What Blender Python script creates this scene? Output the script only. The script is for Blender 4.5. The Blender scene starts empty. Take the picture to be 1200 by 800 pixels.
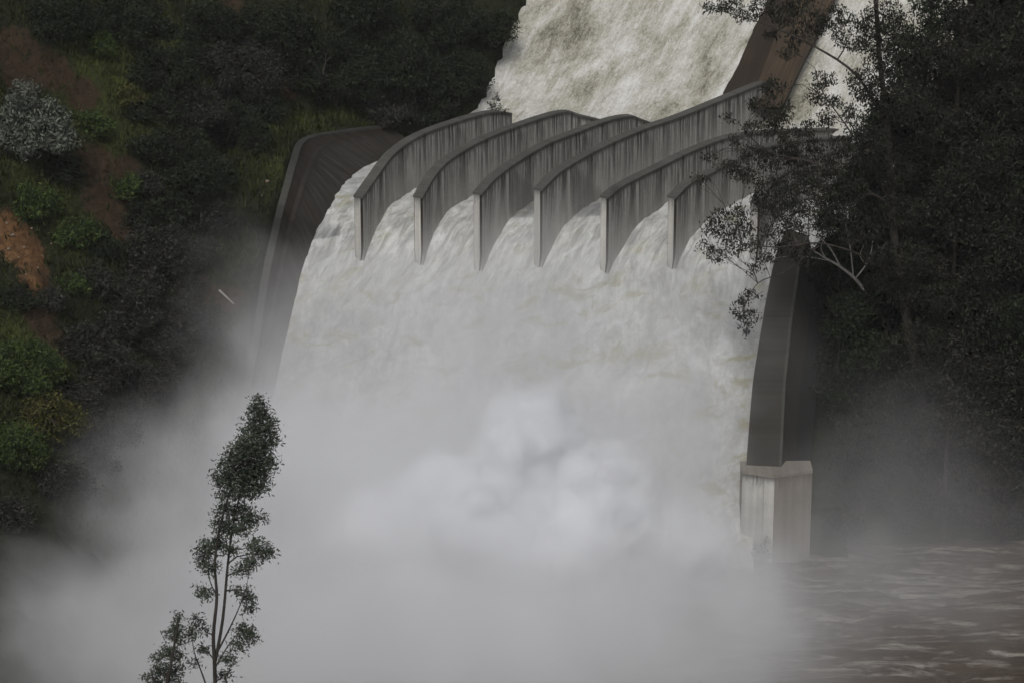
import bpy, math, random
import numpy as np
from mathutils import Vector, noise
R = math.radians
rng = np.random.default_rng(7)
random.seed(7)
sc = bpy.context.scene
col = sc.collection

# ------------------------------------------------------------------ camera
CX, CY, CZ = 0.0, -257.0, 106.0
TH = R(18.0); LENS = 100.0; F = 1200*LENS/36.0
cam = bpy.data.objects.new("camera", bpy.data.cameras.new("camera")); col.objects.link(cam)
cam.location = (CX, CY, CZ); cam.rotation_euler = (R(90)-TH, 0, 0)
cam.data.lens = LENS; cam.data.sensor_width = 36; cam.data.clip_start = 1; cam.data.clip_end = 2000
sc.camera = cam
def ray(px, py):
    x = (px-600)/F; y = (400-py)/F
    return np.array([x, math.cos(TH)+y*math.sin(TH), -math.sin(TH)+y*math.cos(TH)])
def atY(px, py, Y):
    d = ray(px, py); t = (Y-CY)/d[1]
    return np.array([CX, CY, CZ])+d*t
def hit(px, py, fn, a=150.0, b=420.0, n=400):
    d = ray(px, py); o = np.array([CX, CY, CZ]); prev = a
    for i in range(n+1):
        t = a+(b-a)*i/n; p = o+d*t
        if p[2] < fn(p[0], p[1]):
            lo, hi = prev, t
            for _ in range(14):
                m = (lo+hi)/2; q = o+d*m
                if q[2] < fn(q[0], q[1]): hi = m
                else: lo = m
            return o+d*hi
        prev = t
    return o+d*b

# ------------------------------------------------------------------ tagging
def tag(o, label=None, cat=None, group=None, kind=None):
    if label: o["label"] = label
    if cat: o["category"] = cat
    if group: o["group"] = group
    if kind: o["kind"] = kind
    return o
def empty(name, loc=(0, 0, 0)):
    o = bpy.data.objects.new(name, None); o.location = loc; o.empty_display_size = .5; col.objects.link(o); return o
def mesh_obj(name, V, Fc, mat=None, parent=None, smooth=False, uv=None, attrs=None, link=True):
    """V (n,3), Fc list of faces or (m,k) array"""
    me = bpy.data.meshes.new(name)
    V = np.asarray(V, dtype=np.float32)
    if isinstance(Fc, np.ndarray):
        m, k = Fc.shape
        me.vertices.add(len(V)); me.vertices.foreach_set("co", V.ravel())
        me.loops.add(m*k); me.loops.foreach_set("vertex_index", Fc.astype(np.int32).ravel())
        me.polygons.add(m)
        me.polygons.foreach_set("loop_start", np.arange(0, m*k, k, dtype=np.int32))
        me.polygons.foreach_set("loop_total", np.full(m, k, dtype=np.int32))
        me.update(calc_edges=True)
    else:
        me.from_pydata(V.tolist(), [], Fc); me.update()
    if uv is not None:                       # per-vertex uv
        l = me.uv_layers.new(name="UVMap")
        vi = np.zeros(len(me.loops), dtype=np.int32); me.loops.foreach_get("vertex_index", vi)
        l.data.foreach_set("uv", np.asarray(uv, dtype=np.float32)[vi].ravel())
    if attrs:
        for n, a in attrs.items():
            at = me.attributes.new(n, 'FLOAT', 'POINT'); at.data.foreach_set("value", np.asarray(a, dtype=np.float32))
    if smooth: me.polygons.foreach_set("use_smooth", np.ones(len(me.polygons), dtype=bool))
    if mat: me.materials.append(mat)
    o = bpy.data.objects.new(name, me)
    if parent is not None: o.parent = parent
    if link: col.objects.link(o)
    return o

# ------------------------------------------------------------------ node helpers
def new_mat(name):
    m = bpy.data.materials.new(name); m.use_nodes = True
    nt = m.node_tree; b = nt.nodes["Principled BSDF"]
    b.inputs["Specular IOR Level"].default_value = .3
    return m, nt, b
def N(nt, t, **kw):
    n = nt.nodes.new(t)
    for k, v in kw.items():
        if k == 'ins':
            for i, x in v.items():
                if isinstance(x, bpy.types.NodeSocket): nt.links.new(x, n.inputs[i])
                else: n.inputs[i].default_value = x
        else: setattr(n, k, v)
    return n
def mth(nt, op, a, b=None, c=None, clamp=False):
    ins = {0: a}
    if b is not None: ins[1] = b
    if c is not None: ins[2] = c
    n = N(nt, "ShaderNodeMath", operation=op, use_clamp=clamp, ins=ins); return n.outputs[0]
def ramp(nt, fac, pts, interp='LINEAR'):
    n = N(nt, "ShaderNodeValToRGB"); n.color_ramp.interpolation = interp
    el = n.color_ramp.elements
    while len(el) < len(pts): el.new(.5)
    for e, (p, c) in zip(el, pts):
        e.position = p; e.color = (c, c, c, 1) if isinstance(c, (int, float)) else (*c, 1)
    nt.links.new(fac, n.inputs[0]); return n.outputs[0]
def mix(nt, f, a, b, mode='MIX'):
    n = N(nt, "ShaderNodeMix", data_type='RGBA', blend_type=mode)
    for i, x in ((0, f), (6, a), (7, b)):
        if isinstance(x, bpy.types.NodeSocket): nt.links.new(x, n.inputs[i])
        elif i == 0: n.inputs[0].default_value = x
        else: n.inputs[i].default_value = (*x, 1)
    return n.outputs[2]
def nz(nt, vec, scale, detail=4, rough=.6, dist=0.0):
    n = N(nt, "ShaderNodeTexNoise", ins={"Scale": scale, "Detail": detail, "Roughness": rough, "Distortion": dist})
    if vec is not None: nt.links.new(vec, n.inputs["Vector"])
    return n.outputs[0]
def mapping(nt, vec, loc=(0, 0, 0), rot=(0, 0, 0), scl=(1, 1, 1)):
    return N(nt, "ShaderNodeMapping", ins={0: vec, 1: loc, 2: rot, 3: scl}).outputs[0]
def objco(nt): return N(nt, "ShaderNodeTexCoord").outputs["Object"]
def bump(nt, b, h, s, d):
    n = N(nt, "ShaderNodeBump", ins={"Strength": s, "Distance": d, "Height": h}); nt.links.new(n.outputs[0], b.inputs["Normal"])

# ------------------------------------------------------------------ materials
def concrete(name, base, dark, stain=1.0, brown=None, streak_len=.35):
    """uv: u metres along, v metres below the top"""
    m, nt, b = new_mat(name)
    uv = N(nt, "ShaderNodeUVMap").outputs[0]; oc = objco(nt)
    sx = N(nt, "ShaderNodeSeparateXYZ", ins={0: uv}); U, Vv = sx.outputs[0], sx.outputs[1]
    s1 = nz(nt, mapping(nt, uv, scl=(1.9, .07, 1)), 1.0, 6, .75)
    s2 = nz(nt, mapping(nt, uv, (7, 3, 0), scl=(.8, .05, 1)), 1.0, 3, .6)
    big = nz(nt, oc, .35, 4, .6)
    c = mix(nt, ramp(nt, big, [(.3, 0), (.7, 1)]), base, tuple(x*.72 for x in base))
    # pours: darker/lighter panels
    pan = N(nt, "ShaderNodeTexWhiteNoise", noise_dimensions='1D', ins={1: mth(nt, 'FLOOR', mth(nt, 'DIVIDE', U, 2.6))}).outputs[0]
    c = mix(nt, mth(nt, 'MULTIPLY', pan, .30), c, tuple(x*.45 for x in base))
    fr = mth(nt, 'ABSOLUTE', mth(nt, 'SUBTRACT', mth(nt, 'FRACT', mth(nt, 'DIVIDE', U, 2.6)), .5))
    c = mix(nt, mth(nt, 'MULTIPLY', mth(nt, 'GREATER_THAN', fr, .488), .45), c, dark)
    # streaks hanging from the top, each its own length
    top = mth(nt, 'SUBTRACT', 1.0, mth(nt, 'MULTIPLY', Vv, mth(nt, 'DIVIDE', streak_len*.6, mth(nt, 'ADD', s2, .02))), clamp=True)
    grp = ramp(nt, nz(nt, mapping(nt, uv, (31, 0, 0), scl=(.35, .02, 1)), 1, 2, .5), [(.36, .45), (.54, 1)])
    st = mth(nt, 'MULTIPLY', mth(nt, 'MULTIPLY', ramp(nt, s1, [(.46, 0), (.52, 1)]), grp), top, clamp=True)
    pale = ramp(nt, nz(nt, mapping(nt, uv, (17, 3, 0), scl=(1.3, .03, 1)), 1, 3, .6), [(.35, 0), (.65, .55)])
    c = mix(nt, pale, c, tuple(x*.42 for x in base))
    rim = ramp(nt, mth(nt, 'ADD', Vv, mth(nt, 'MULTIPLY', s1, .9)), [(.55, 1), (1.0, 0)])
    st = mth(nt, 'MULTIPLY', mth(nt, 'MAXIMUM', st, mth(nt, 'MULTIPLY', rim, .75)), stain, clamp=True)
    c = mix(nt, st, c, dark)
    if brown:
        c = mix(nt, ramp(nt, nz(nt, mapping(nt, uv, (3, 9, 0), scl=(.9, .12, 1)), 1, 4, .6), [(.4, 0), (.6, .9)]), c, brown)
    fine = nz(nt, oc, 9, 4, .7)
    c = mix(nt, .35, c, ramp(nt, fine, [(.3, .05), (.7, .5)]), 'OVERLAY')
    nt.links.new(c, b.inputs["Base Color"])
    b.inputs["Roughness"].default_value = .75
    bump(nt, b, fine, .4, .06)
    return m
M = {}
M['wall'] = concrete('pale concrete with run stains', (.54, .53, .49), (.014, .013, .012), stain=1.0, streak_len=.17)
M['cap'] = concrete('weathered concrete coping', (.25, .245, .225), (.03, .03, .025), stain=.6)
M['end'] = concrete('pier nose concrete in lit tone', (.78, .76, .71), (.04, .037, .03), stain=.8, streak_len=.6)  # wall concrete brightened: light on the camera-facing ends is put into the colour
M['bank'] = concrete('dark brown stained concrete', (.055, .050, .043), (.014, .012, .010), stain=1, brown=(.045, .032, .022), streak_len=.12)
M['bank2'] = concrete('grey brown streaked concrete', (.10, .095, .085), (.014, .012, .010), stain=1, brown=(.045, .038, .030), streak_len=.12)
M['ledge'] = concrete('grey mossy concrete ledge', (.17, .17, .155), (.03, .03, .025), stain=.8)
M['brown'] = concrete('rust brown weathered concrete', (.070, .050, .034), (.018, .015, .011), stain=1, brown=(.036, .026, .019), streak_len=.08)
M['orange'] = concrete('ochre weathered concrete', (.125, .086, .050), (.024, .019, .014), stain=.8, brown=(.045, .034, .024), streak_len=.1)
M['dark'] = concrete('wet dark concrete', (.085, .080, .068), (.022, .021, .018), stain=1, brown=(.05, .043, .034), streak_len=.1)
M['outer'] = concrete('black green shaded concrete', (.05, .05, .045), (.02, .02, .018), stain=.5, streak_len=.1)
M['white'] = concrete('whitewashed concrete with drips', (.75, .74, .70), (.04, .04, .035), stain=1, streak_len=.8)
M['tan'] = concrete('tan stained concrete', (.38, .34, .29), (.14, .11, .09), stain=.9, streak_len=.5)

def water_mat():
    m, nt, b = new_mat('white foaming water')
    uv = N(nt, "ShaderNodeUVMap").outputs[0]
    big = nz(nt, mapping(nt, uv, scl=(.16, .10, 1)), 1, 4, .6, .6)
    med = nz(nt, mapping(nt, uv, (5, 2, 0), scl=(.70, .52, 1)), 1, 6, .72, .8)
    fin = nz(nt, mapping(nt, uv, (9, 2, 0), scl=(3.2, 2.0, 1)), 1, 5, .75, .4)
    at = N(nt, "ShaderNodeAttribute", attribute_name="silt").outputs["Fac"]
    rope = nz(nt, mapping(nt, uv, (3, 1, 0), scl=(1.5, .22, 1)), 1, 6, .7, .9)
    spk = nz(nt, mapping(nt, uv, (1, 7, 0), scl=(5.5, 3.4, 1)), 1, 4, .8, .3)
    mot = mth(nt, 'ADD', mth(nt, 'MULTIPLY', med, .5), mth(nt, 'MULTIPLY', fin, .5))
    up = mth(nt, 'ADD', mth(nt, 'ADD', mth(nt, 'MULTIPLY', rope, .22), mth(nt, 'MULTIPLY', mot, .48)), mth(nt, 'ADD', mth(nt, 'MULTIPLY', spk, .3), mth(nt, 'MULTIPLY', mth(nt, 'SUBTRACT', big, .5), .5)))
    cu = ramp(nt, up, [(.35, (.13, .125, .09)), (.44, (.38, .37, .30)), (.51, (.55, .54, .49)), (.60, (.74, .74, .71))])
    dn = mth(nt, 'ADD', mth(nt, 'MULTIPLY', rope, .12), mth(nt, 'ADD', mth(nt, 'MULTIPLY', med, .36), mth(nt, 'ADD', mth(nt, 'MULTIPLY', fin, .17), mth(nt, 'MULTIPLY', big, .35))))
    cd = ramp(nt, dn, [(.40, (.36, .365, .36)), (.50, (.54, .545, .53)), (.59, (.76, .77, .765))])
    yel = mth(nt, 'MULTIPLY', ramp(nt, nz(nt, mapping(nt, uv, (40, 11, 0), scl=(.22, .35, 1)), 1, 5, .7, .5), [(.54, 0), (.63, 1)]), .85)
    cd = mix(nt, yel, cd, (.36, .34, .20))
    jat = N(nt, "ShaderNodeAttribute", attribute_name="jet").outputs["Fac"]
    jr = nz(nt, mapping(nt, uv, (8, 4, 0), scl=(1.1, .34, 1)), 1, 6, .72, .7)
    cj = ramp(nt, jr, [(.40, (.24, .245, .24)), (.52, (.55, .555, .54)), (.60, (.80, .81, .80))])
    cd = mix(nt, mth(nt, 'MULTIPLY', jat, .7), cd, cj)
    c = mix(nt, at, cd, cu)
    nt.links.new(c, b.inputs["Base Color"])
    b.inputs["Roughness"].default_value = .6
    b.inputs["Specular IOR Level"].default_value = .2
    bump(nt, b, mth(nt, 'ADD', mot, mth(nt, 'MULTIPLY', med, .8)), .6, .4)
    return m
M['water'] = water_mat()

def river_mat():
    m, nt, b = new_mat('brown river water with foam streaks')
    oc = objco(nt)
    rp = mapping(nt, oc, rot=(0, 0, R(-6)), scl=(.10, .50, 1))
    f1 = nz(nt, rp, 1, 7, .72, 1.0)
    f2 = nz(nt, mapping(nt, oc, (20, 0, 0), rot=(0, 0, R(-4)), scl=(.7, 2.6, 1)), 1, 5, .7, .6)
    foam = ramp(nt, mth(nt, 'ADD', mth(nt, 'MULTIPLY', f1, .7), mth(nt, 'MULTIPLY', f2, .3)), [(.50, 0), (.60, .9)])
    brown = mix(nt, ramp(nt, nz(nt, oc, .06, 3), [(.3, 0), (.7, 1)]), (.050, .037, .027), (.088, .068, .050))
    nt.links.new(mix(nt, foam, brown, (.33, .30, .26)), b.inputs["Base Color"])
    nt.links.new(ramp(nt, foam, [(0, .35), (1, .8)]), b.inputs["Roughness"])
    w = nz(nt, mapping(nt, oc, scl=(.7, 1.6, 1)), 1, 5, .6, .4)
    bump(nt, b, mth(nt, 'ADD', w, foam), .45, .3)
    return m
M['river'] = river_mat()

def ground_mat():
    m, nt, b = new_mat('grass and red earth slope')
    oc = objco(nt)
    soil = N(nt, "ShaderNodeAttribute", attribute_name="soil").outputs["Fac"]
    lush = N(nt, "ShaderNodeAttribute", attribute_name="lush").outputs["Fac"]
    och = N(nt, "ShaderNodeAttribute", attribute_name="ochre").outputs["Fac"]
    n1 = nz(nt, oc, .25, 5, .65); n2 = nz(nt, oc, 1.6, 6, .7); n3 = nz(nt, oc, 7, 3, .7)
    g = mix(nt, ramp(nt, n2, [(.3, 0), (.7, 1)]), (.013, .018, .009), (.048, .054, .027))
    g = mix(nt, mth(nt, 'MULTIPLY', lush, ramp(nt, n2, [(.35, .2), (.6, 1)])), g, (.080, .100, .026))
    e = mix(nt, ramp(nt, n2, [(.3, 0), (.7, 1)]), (.034, .024, .015), (.095, .066, .042))
    e = mix(nt, och, e, mix(nt, ramp(nt, n2, [(.3, 0), (.7, 1)]), (.10, .05, .022), (.34, .19, .09)))
    rk = mth(nt, 'MULTIPLY', ramp(nt, n3, [(.62, 0), (.70, 1)]), ramp(nt, n1, [(.45, 0), (.6, 1)]))
    e = mix(nt, rk, e, (.33, .25, .18))
    f = ramp(nt, mth(nt, 'ADD', soil, mth(nt, 'MULTIPLY', mth(nt, 'SUBTRACT', n2, .5), .9)), [(.4, 0), (.6, 1)])
    nt.links.new(mix(nt, f, g, e), b.inputs["Base Color"])
    b.inputs["Roughness"].default_value = .95; b.inputs["Specular IOR Level"].default_value = .1
    bump(nt, b, mth(nt, 'ADD', n2, mth(nt, 'MULTIPLY', n3, .5)), 1, .6)
    return m
M['ground'] = ground_mat()

def leaf_mat(name, c1, c2, rough=.6, trans=.2):
    c1 = tuple(x*.7 for x in c1); c2 = tuple(x*1.25 for x in c2)
    m, nt, b = new_mat(name)
    geo = N(nt, "ShaderNodeNewGeometry")
    oc = objco(nt)
    r = N(nt, "ShaderNodeAttribute", attribute_name="tint").outputs["Fac"]
    f = mth(nt, 'ADD', mth(nt, 'MULTIPLY', r, .6), mth(nt, 'MULTIPLY', nz(nt, oc, .5, 2), .4))
    c = ramp(nt, f, [(.2, c1), (.75, c2)])
    nt.links.new(c, b.inputs["Base Color"]); b.inputs["Roughness"].default_value = rough
    b.inputs["Specular IOR Level"].default_value = .25
    tr = N(nt, "ShaderNodeBsdfTranslucent", ins={0: c})
    mx = N(nt, "ShaderNodeMixShader", ins={0: trans, 1: b.outputs[0], 2: tr.outputs[0]})
    nt.links.new(mx.outputs[0], nt.nodes["Material Output"].inputs[0])
    return m
M['l_dark'] = leaf_mat('dark evergreen leaves', (.007, .011, .006), (.029, .040, .019))
M['l_euc'] = leaf_mat('dull gum leaves', (.007, .009, .006), (.036, .036, .024))
M['l_front'] = leaf_mat('slender gum leaves', (.022, .034, .022), (.095, .115, .08))
M['l_grey'] = leaf_mat('silvery grey green leaves', (.025, .032, .024), (.17, .19, .15))
M['l_green'] = leaf_mat('bright green leaves', (.022, .042, .012), (.070, .105, .026))
M['l_olive'] = leaf_mat('yellow olive leaves', (.032, .040, .012), (.095, .090, .026))
M['l_scrub'] = leaf_mat('grey brown scrub leaves', (.014, .015, .011), (.052, .052, .040))
def bark(name, a, b_):
    m, nt, b = new_mat(name); oc = objco(nt)
    c = ramp(nt, nz(nt, mapping(nt, oc, scl=(3, 3, .6)), 1, 5, .7), [(.3, a), (.7, b_)])
    nt.links.new(c, b.inputs["Base Color"]); b.inputs["Roughness"].default_value = .9
    bump(nt, b, nz(nt, mapping(nt, oc, scl=(5, 5, 1)), 1, 4), .6, .05); return m
M['bark'] = bark('dark bark', (.022, .018, .015), (.075, .065, .055))
M['pale_bark'] = bark('bleached bark', (.22, .20, .18), (.42, .40, .37))
m, nt, b = new_mat('broken stone'); nt.links.new(ramp(nt, nz(nt, objco(nt), 2, 4), [(.3, (.10, .07, .05)), (.7, (.30, .24, .18))]), b.inputs["Base Color"]); b.inputs["Roughness"].default_value = .9; M['stone'] = m

# ------------------------------------------------------------------ spillway water height
def ysill(X): return 31.5-.135*(X+16)
def smax(x, k=3.0): return np.where(x/k > 20, x, k*np.log1p(np.exp(np.clip(x/k, -30, 30))))
def zw(X, Y):
    return (zw0(X, np.asarray(Y, float)-1.8)+2*zw0(X, Y)+zw0(X, np.asarray(Y, float)+1.8))/4
def zw0(X, Y):
    X = np.asarray(X, float); Y = np.asarray(Y, float)
    t = Y-ysill(X)
    lo = 21.4+.8*t
    tp = np.clip(t, 0, None)
    hi = 21.4+5.3*(1-np.exp(-tp/3.6))+.95*(smax(tp-34)-smax(-34.))
    return np.where(t < 0, lo, hi)
zwf = lambda x, y: float(zw(x, y))
RIVER = -1.5

# left wall: foot pixel, top pixel (the same station), top-outer offset in metres
LW = [((283, 660), (274, 595)), ((300, 540), (288, 482)), ((315, 460), (303, 402)), ((331, 390), (313, 332)),
      ((341, 350), (321, 292)), ((350, 310), (331, 248)), ((366, 270), (340, 215)), ((385, 240), (347, 190)),
      ((425, 200), (360, 163)), ((460, 182), (408, 153)), ((492, 165), (455, 147))]
LF = []; LT = []
for (a, b_) in LW:
    f = hit(a[0], a[1], zwf); LF.append(f); LT.append(atY(b_[0], b_[1], f[1]+.6))
LF = np.array(LF); LT = np.array(LT)
# upper chute left edge
UL = [hit(565, 126, zwf), hit(592, 62, zwf), hit(620, 0, zwf)]
UR0 = hit(835, 112, zwf)
xl_pts = sorted([(p[1], p[0]) for p in LF]+[(p[1], p[0]) for p in UL]+[(-40, LF[0][0]-4), (130, UL[-1][0]+22)])
xl_y = np.array([p[0] for p in xl_pts]); xl_x = np.array([p[1] for p in xl_pts])
def xl(Y): return np.interp(Y, xl_y, xl_x)
# right wall top-left / top-right edges
RH = 5.2
RW = [((874, 552), (915, 552)), ((877, 510), (917, 510)), ((882, 450), (920, 450)), ((888, 410), (924, 410)), ((893, 380), (927, 380)),
      ((899, 345), (932, 345)), ((909, 300), (938, 305)), ((921, 268), (947, 276))]
RTL = np.array([hit(a[0], a[1], lambda x, y: zwf(x, y)+RH) for a, c in RW])
RTR = np.array([hit(c[0], c[1], lambda x, y: zwf(x, y)+RH) for a, c in RW])
xr_pts = [(-40, RTL[0][0]-1)]+[(p[1], p[0]+.6) for p in RTL]+[(RTL[-1][1]+12, RTL[-1][0]+14), (65, 52), (130, 78)]
xr_y = np.array([p[0] for p in xr_pts]); xr_x = np.array([p[1] for p in xr_pts])
def xr(Y): return np.interp(Y, xr_y, xr_x)

def fbm(x, y, z=0., o=4):
    return noise.fractal(Vector((x, y, z)), .8, 2.1, o, noise_basis='PERLIN_ORIGINAL')

# water sheet
ny = 520; nx = 300
Ys = np.concatenate([np.linspace(-2, 72, 400), np.linspace(72.4, 125, ny-400)])
V = np.zeros((ny, nx, 3)); UVc = np.zeros((ny, nx, 2)); silt = np.zeros((ny, nx)); jet = np.zeros((ny, nx))
for j, Y in enumerate(Ys):
    a, c = xl(Y)-.5, xr(Y)+.2
    X = np.linspace(a, c, nx)
    Z = zw(X, np.full(nx, Y))
    for i in range(nx):
        x = X[i]; t = Y-ysill(x)
        sx = x-(.62*(Y-27) if Y > 27 else .12*(Y-27))        # flow direction shear
        if t < 0: amp = .34
        elif t < 34: amp = .38
        else: amp = .42
        L = Y*1.25
        d = fbm(sx*.45, L*(.36 if t < 30 else .16), 1)*.55+fbm(sx*1.5, L*(.5 if t > 30 else .7), 5, 3)*.28
        if t < 0:
            d += .5*max(0, fbm(sx*.22, L*.22, 9, 2))
        Z[i] += amp*d*1.3*(.25+.75*min(1, (x-a)/3.0) if t < 34 else 1)
        UVc[j, i] = (sx, L)
        jet[j, i] = max(0, 1-abs(t-3)/9)*.85
        silt[j, i] = min(1, max(0, (t-30)/6)) if t > 0 else .0
    V[j, :, 0] = X; V[j, :, 1] = Y; V[j, :, 2] = Z
idx = np.arange(ny*nx).reshape(ny, nx)
Q = np.stack([idx[:-1, :-1], idx[:-1, 1:], idx[1:, 1:], idx[1:, :-1]], -1).reshape(-1, 4)
w = mesh_obj("spillway_water", V.reshape(-1, 3), Q, M['water'], smooth=True, uv=UVc.reshape(-1, 2), attrs={"silt": silt.ravel(), "jet": jet.ravel()})
tag(w, "white foaming flood water rushing down the concrete spillway", kind="structure")

# ------------------------------------------------------------------ terrain
lw_y = LT[:, 1]; lw_z = LT[:, 2]; lw_x = LT[:, 0]
def terr(X, Y, detail=True):
    X = np.asarray(X, float); Y = np.asarray(Y, float)
    # left bank
    wx = np.interp(Y, np.r_[-60, lw_y, [UL[0][1], UL[1][1], UL[2][1], 130]], np.r_[lw_x[0]-6, lw_x-1.0, [UL[0][0]-.6, UL[1][0]-.6, UL[2][0]-.6, UL[2][0]+20]])
    wz = np.interp(Y, np.r_[-60, -5, lw_y, UL[0][1], 130], np.r_[-3, -1, lw_z-.35, 33, 33+60])
    d = np.clip(wx-X, 0, None)
    near = np.clip((Y-8)/25., 0, 1)
    zl = wz+(.20+.0*near)*np.clip(d, 0, 7)+.95*np.clip(d-7, 0, 40)+.35*np.clip(d-47, 0, None)
    # right bank
    rx = np.interp(Y, np.r_[-60, 5, RTR[:, 1], 70, 130], np.r_[33, 33, RTR[:, 0]+1.2, 58, 82])
    e = np.clip(X-rx, 0, None)
    yy = np.clip(Y-7-.10*(X-40), 0, None)
    zr = RIVER-1.2+np.minimum(.95*yy, 60)+np.clip(e, 0, 60)*.12*np.clip(yy/6, 0, 1)
    ch = zw(X, Y)-1.6
    ch = np.where(Y < 3, RIVER-3, ch)
    # river bed and near side
    Z = np.where(X < wx, zl, np.where(X > rx, zr, np.minimum(ch, 200)))
    nearbank = np.clip((-50-Y), 0, None)*.42
    Z = np.where(Y < -50, np.maximum(np.where(X < wx, zl*0-3, -3), -3+nearbank), Z)
    return Z
def terrn(x, y):
    z = float(terr(x, y))
    if y > -50:
        L = float(np.interp(y, lw_y, lw_x)) if y < 56 else float(np.interp(y, [UL[0][1], 130], [UL[0][0], UL[2][0]+20]))
        k = min(1, max(0, (L-4-x)/8)) if x < 0 else min(1, max(0, (x-36)/10))*(.5 if y > 6 else 0)
        if k > 0:
            z += k*(3.6*noise.noise(Vector(((x+y*.35)*.075, y*.04, 3)))+1.6*fbm((x+y*.3)*.16, y*.12, 2, 5))
    elif True:
        z += 1.5*fbm(x*.05, y*.05, 7)
    return z
gx = np.concatenate([np.linspace(-260, -92, 30), np.linspace(-90, -12, 170), np.linspace(-11, 90, 110), np.linspace(94, 260, 30)])
gy = np.concatenate([np.linspace(-300, -62, 60), np.linspace(-60, -12, 40), np.linspace(-11, 95, 220), np.linspace(97, 320, 40)])
V = np.zeros((len(gy), len(gx), 3)); soil = np.zeros((len(gy), len(gx))); lush = soil.copy()
def project(p):
    d = np.asarray(p, float)-np.array([CX, CY, CZ])
    fz = d[1]*math.cos(TH)-d[2]*math.sin(TH); uy = d[1]*math.sin(TH)+d[2]*math.cos(TH)
    return 600+F*d[0]/fz, 400-F*uy/fz
# places of bare earth / lush grass, as spots on the slope (found once from where they show in the photograph)
def spots(lst): return [(hit(a, b_, terrn), r) for a, b_, r in lst]
SOIL = spots([(18, 60, 3.2), (60, 80, 3.0), (95, 110, 2.4), (20, 95, 2.5), (110, 190, 2.6), (125, 235, 3.4), (140, 260, 2.5), (30, 290, 3.0), (12, 270, 3.0),
              (45, 330, 2.6), (50, 370, 2.4), (60, 400, 2.2), (270, 20, 2.6), (285, 40, 2.0), (230, 340, 2.2), (270, 350, 2.), (150, 200, 2.), (40, 310, 2.5), (340, 105, 1.6)])
LUSH = spots([(90, 40, 3), (110, 80, 3), (140, 100, 3.5), (165, 140, 3), (130, 60, 3), (100, 120, 3), (60, 230, 3.5), (80, 265, 3.), (30, 215, 3), (150, 90, 3), (200, 45, 3.5),
              (350, 140, 3), (400, 140, 2), (310, 150, 2), (120, 160, 3), (20, 400, 4), (40, 440, 4), (330, 200, 2)])
SP = np.array([[*s[0], s[1]] for s in SOIL]); LP = np.array([[*s[0], s[1]] for s in LUSH])
OCH = [(hit(14, 272, terrn), 3.0), (hit(30, 300, terrn), 2.4), (hit(5, 300, terrn), 2.4), (hit(48, 300, terrn), 1.6), (hit(40, 330, terrn), 1.2)]
OP = np.array([[*q[0], q[1]] for q in OCH]); ochre = soil.copy()
for j, y in enumerate(gy):
    for i, x in enumerate(gx):
        z = terrn(x, y); V[j, i] = (x, y, z)
        if x < 0 and -12 < y < 120:
            soil[j, i] = np.exp(-(((SP[:, 0]-x)**2+(SP[:, 1]-y)**2+(SP[:, 2]-z)**2)/SP[:, 3]**2)).max()
            ochre[j, i] = np.exp(-(((OP[:, 0]-x)**2+(OP[:, 1]-y)**2+(OP[:, 2]-z)**2)/OP[:, 3]**2)).max()
            lush[j, i] = np.exp(-(((LP[:, 0]-x)**2+(LP[:, 1]-y)**2+(LP[:, 2]-z)**2)/LP[:, 3]**2)).max()
idx = np.arange(len(gy)*len(gx)).reshape(len(gy), len(gx))
Q = np.stack([idx[:-1, :-1], idx[:-1, 1:], idx[1:, 1:], idx[1:, :-1]], -1).reshape(-1, 4)
g = mesh_obj("ground", V.reshape(-1, 3), Q, M['ground'], smooth=True, attrs={"soil": soil.ravel(), "lush": lush.ravel(), "ochre": ochre.ravel()})
tag(g, "steep valley sides of grass and red earth around the spillway", kind="structure")

# grass tufts on the left slope (stuff)
def grass():
    n = 26000
    P = []; T = []
    while len(P) < n:
        px = rng.uniform(-20, 470); py = rng.uniform(-20, 560)
        x, y = None, None
        yy = rng.uniform(-5, 85); xx = rng.uniform(-75, -12)
        L = np.interp(yy, lw_y, lw_x)-1.6 if yy < 58 else xl(yy)-1
        if xx > L: continue
        zz = terrn(xx, yy)
        s = np.exp(-(((SP[:, 0]-xx)**2+(SP[:, 1]-yy)**2+(SP[:, 2]-zz)**2)/SP[:, 3]**2)).max()
        if s > .35 and rng.random() < .85: continue
        l = np.exp(-(((LP[:, 0]-xx)**2+(LP[:, 1]-yy)**2+(LP[:, 2]-zz)**2)/LP[:, 3]**2)).max()
        P.append((xx, yy, zz)); T.append(min(1, .15+.7*l*rng.random()+.3*rng.random()))
    P = np.repeat(np.array(P), 3, 0); T = np.repeat(np.array(T), 3)
    k = len(P); P[:, :2] += rng.normal(0, .18, (k, 2))
    a = rng.uniform(0, 2*np.pi, k); h = rng.uniform(.25, .75, k); w_ = rng.uniform(.06, .16, k)
    tip = P+np.stack([np.cos(a*3)*h*.5, np.sin(a*3)*h*.5-.15, h], 1)
    off = np.stack([np.cos(a)*w_, np.sin(a)*w_, 0*a], 1)
    V = np.stack([P-off-[0, 0, .1], P+off-[0, 0, .1], tip+off*.3, tip-off*.3], 1).reshape(-1, 3)
    Q = np.arange(k*4).reshape(k, 4)
    o = mesh_obj("grass", V, Q, M['l_tuft'], attrs={"tint": np.repeat(T, 4)})
    tag(o, "rough green grass tufts covering the left slope", "grass", kind="stuff")
M['l_tuft'] = leaf_mat('rough grass blades', (.020, .028, .010), (.085, .098, .032))
grass()

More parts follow.
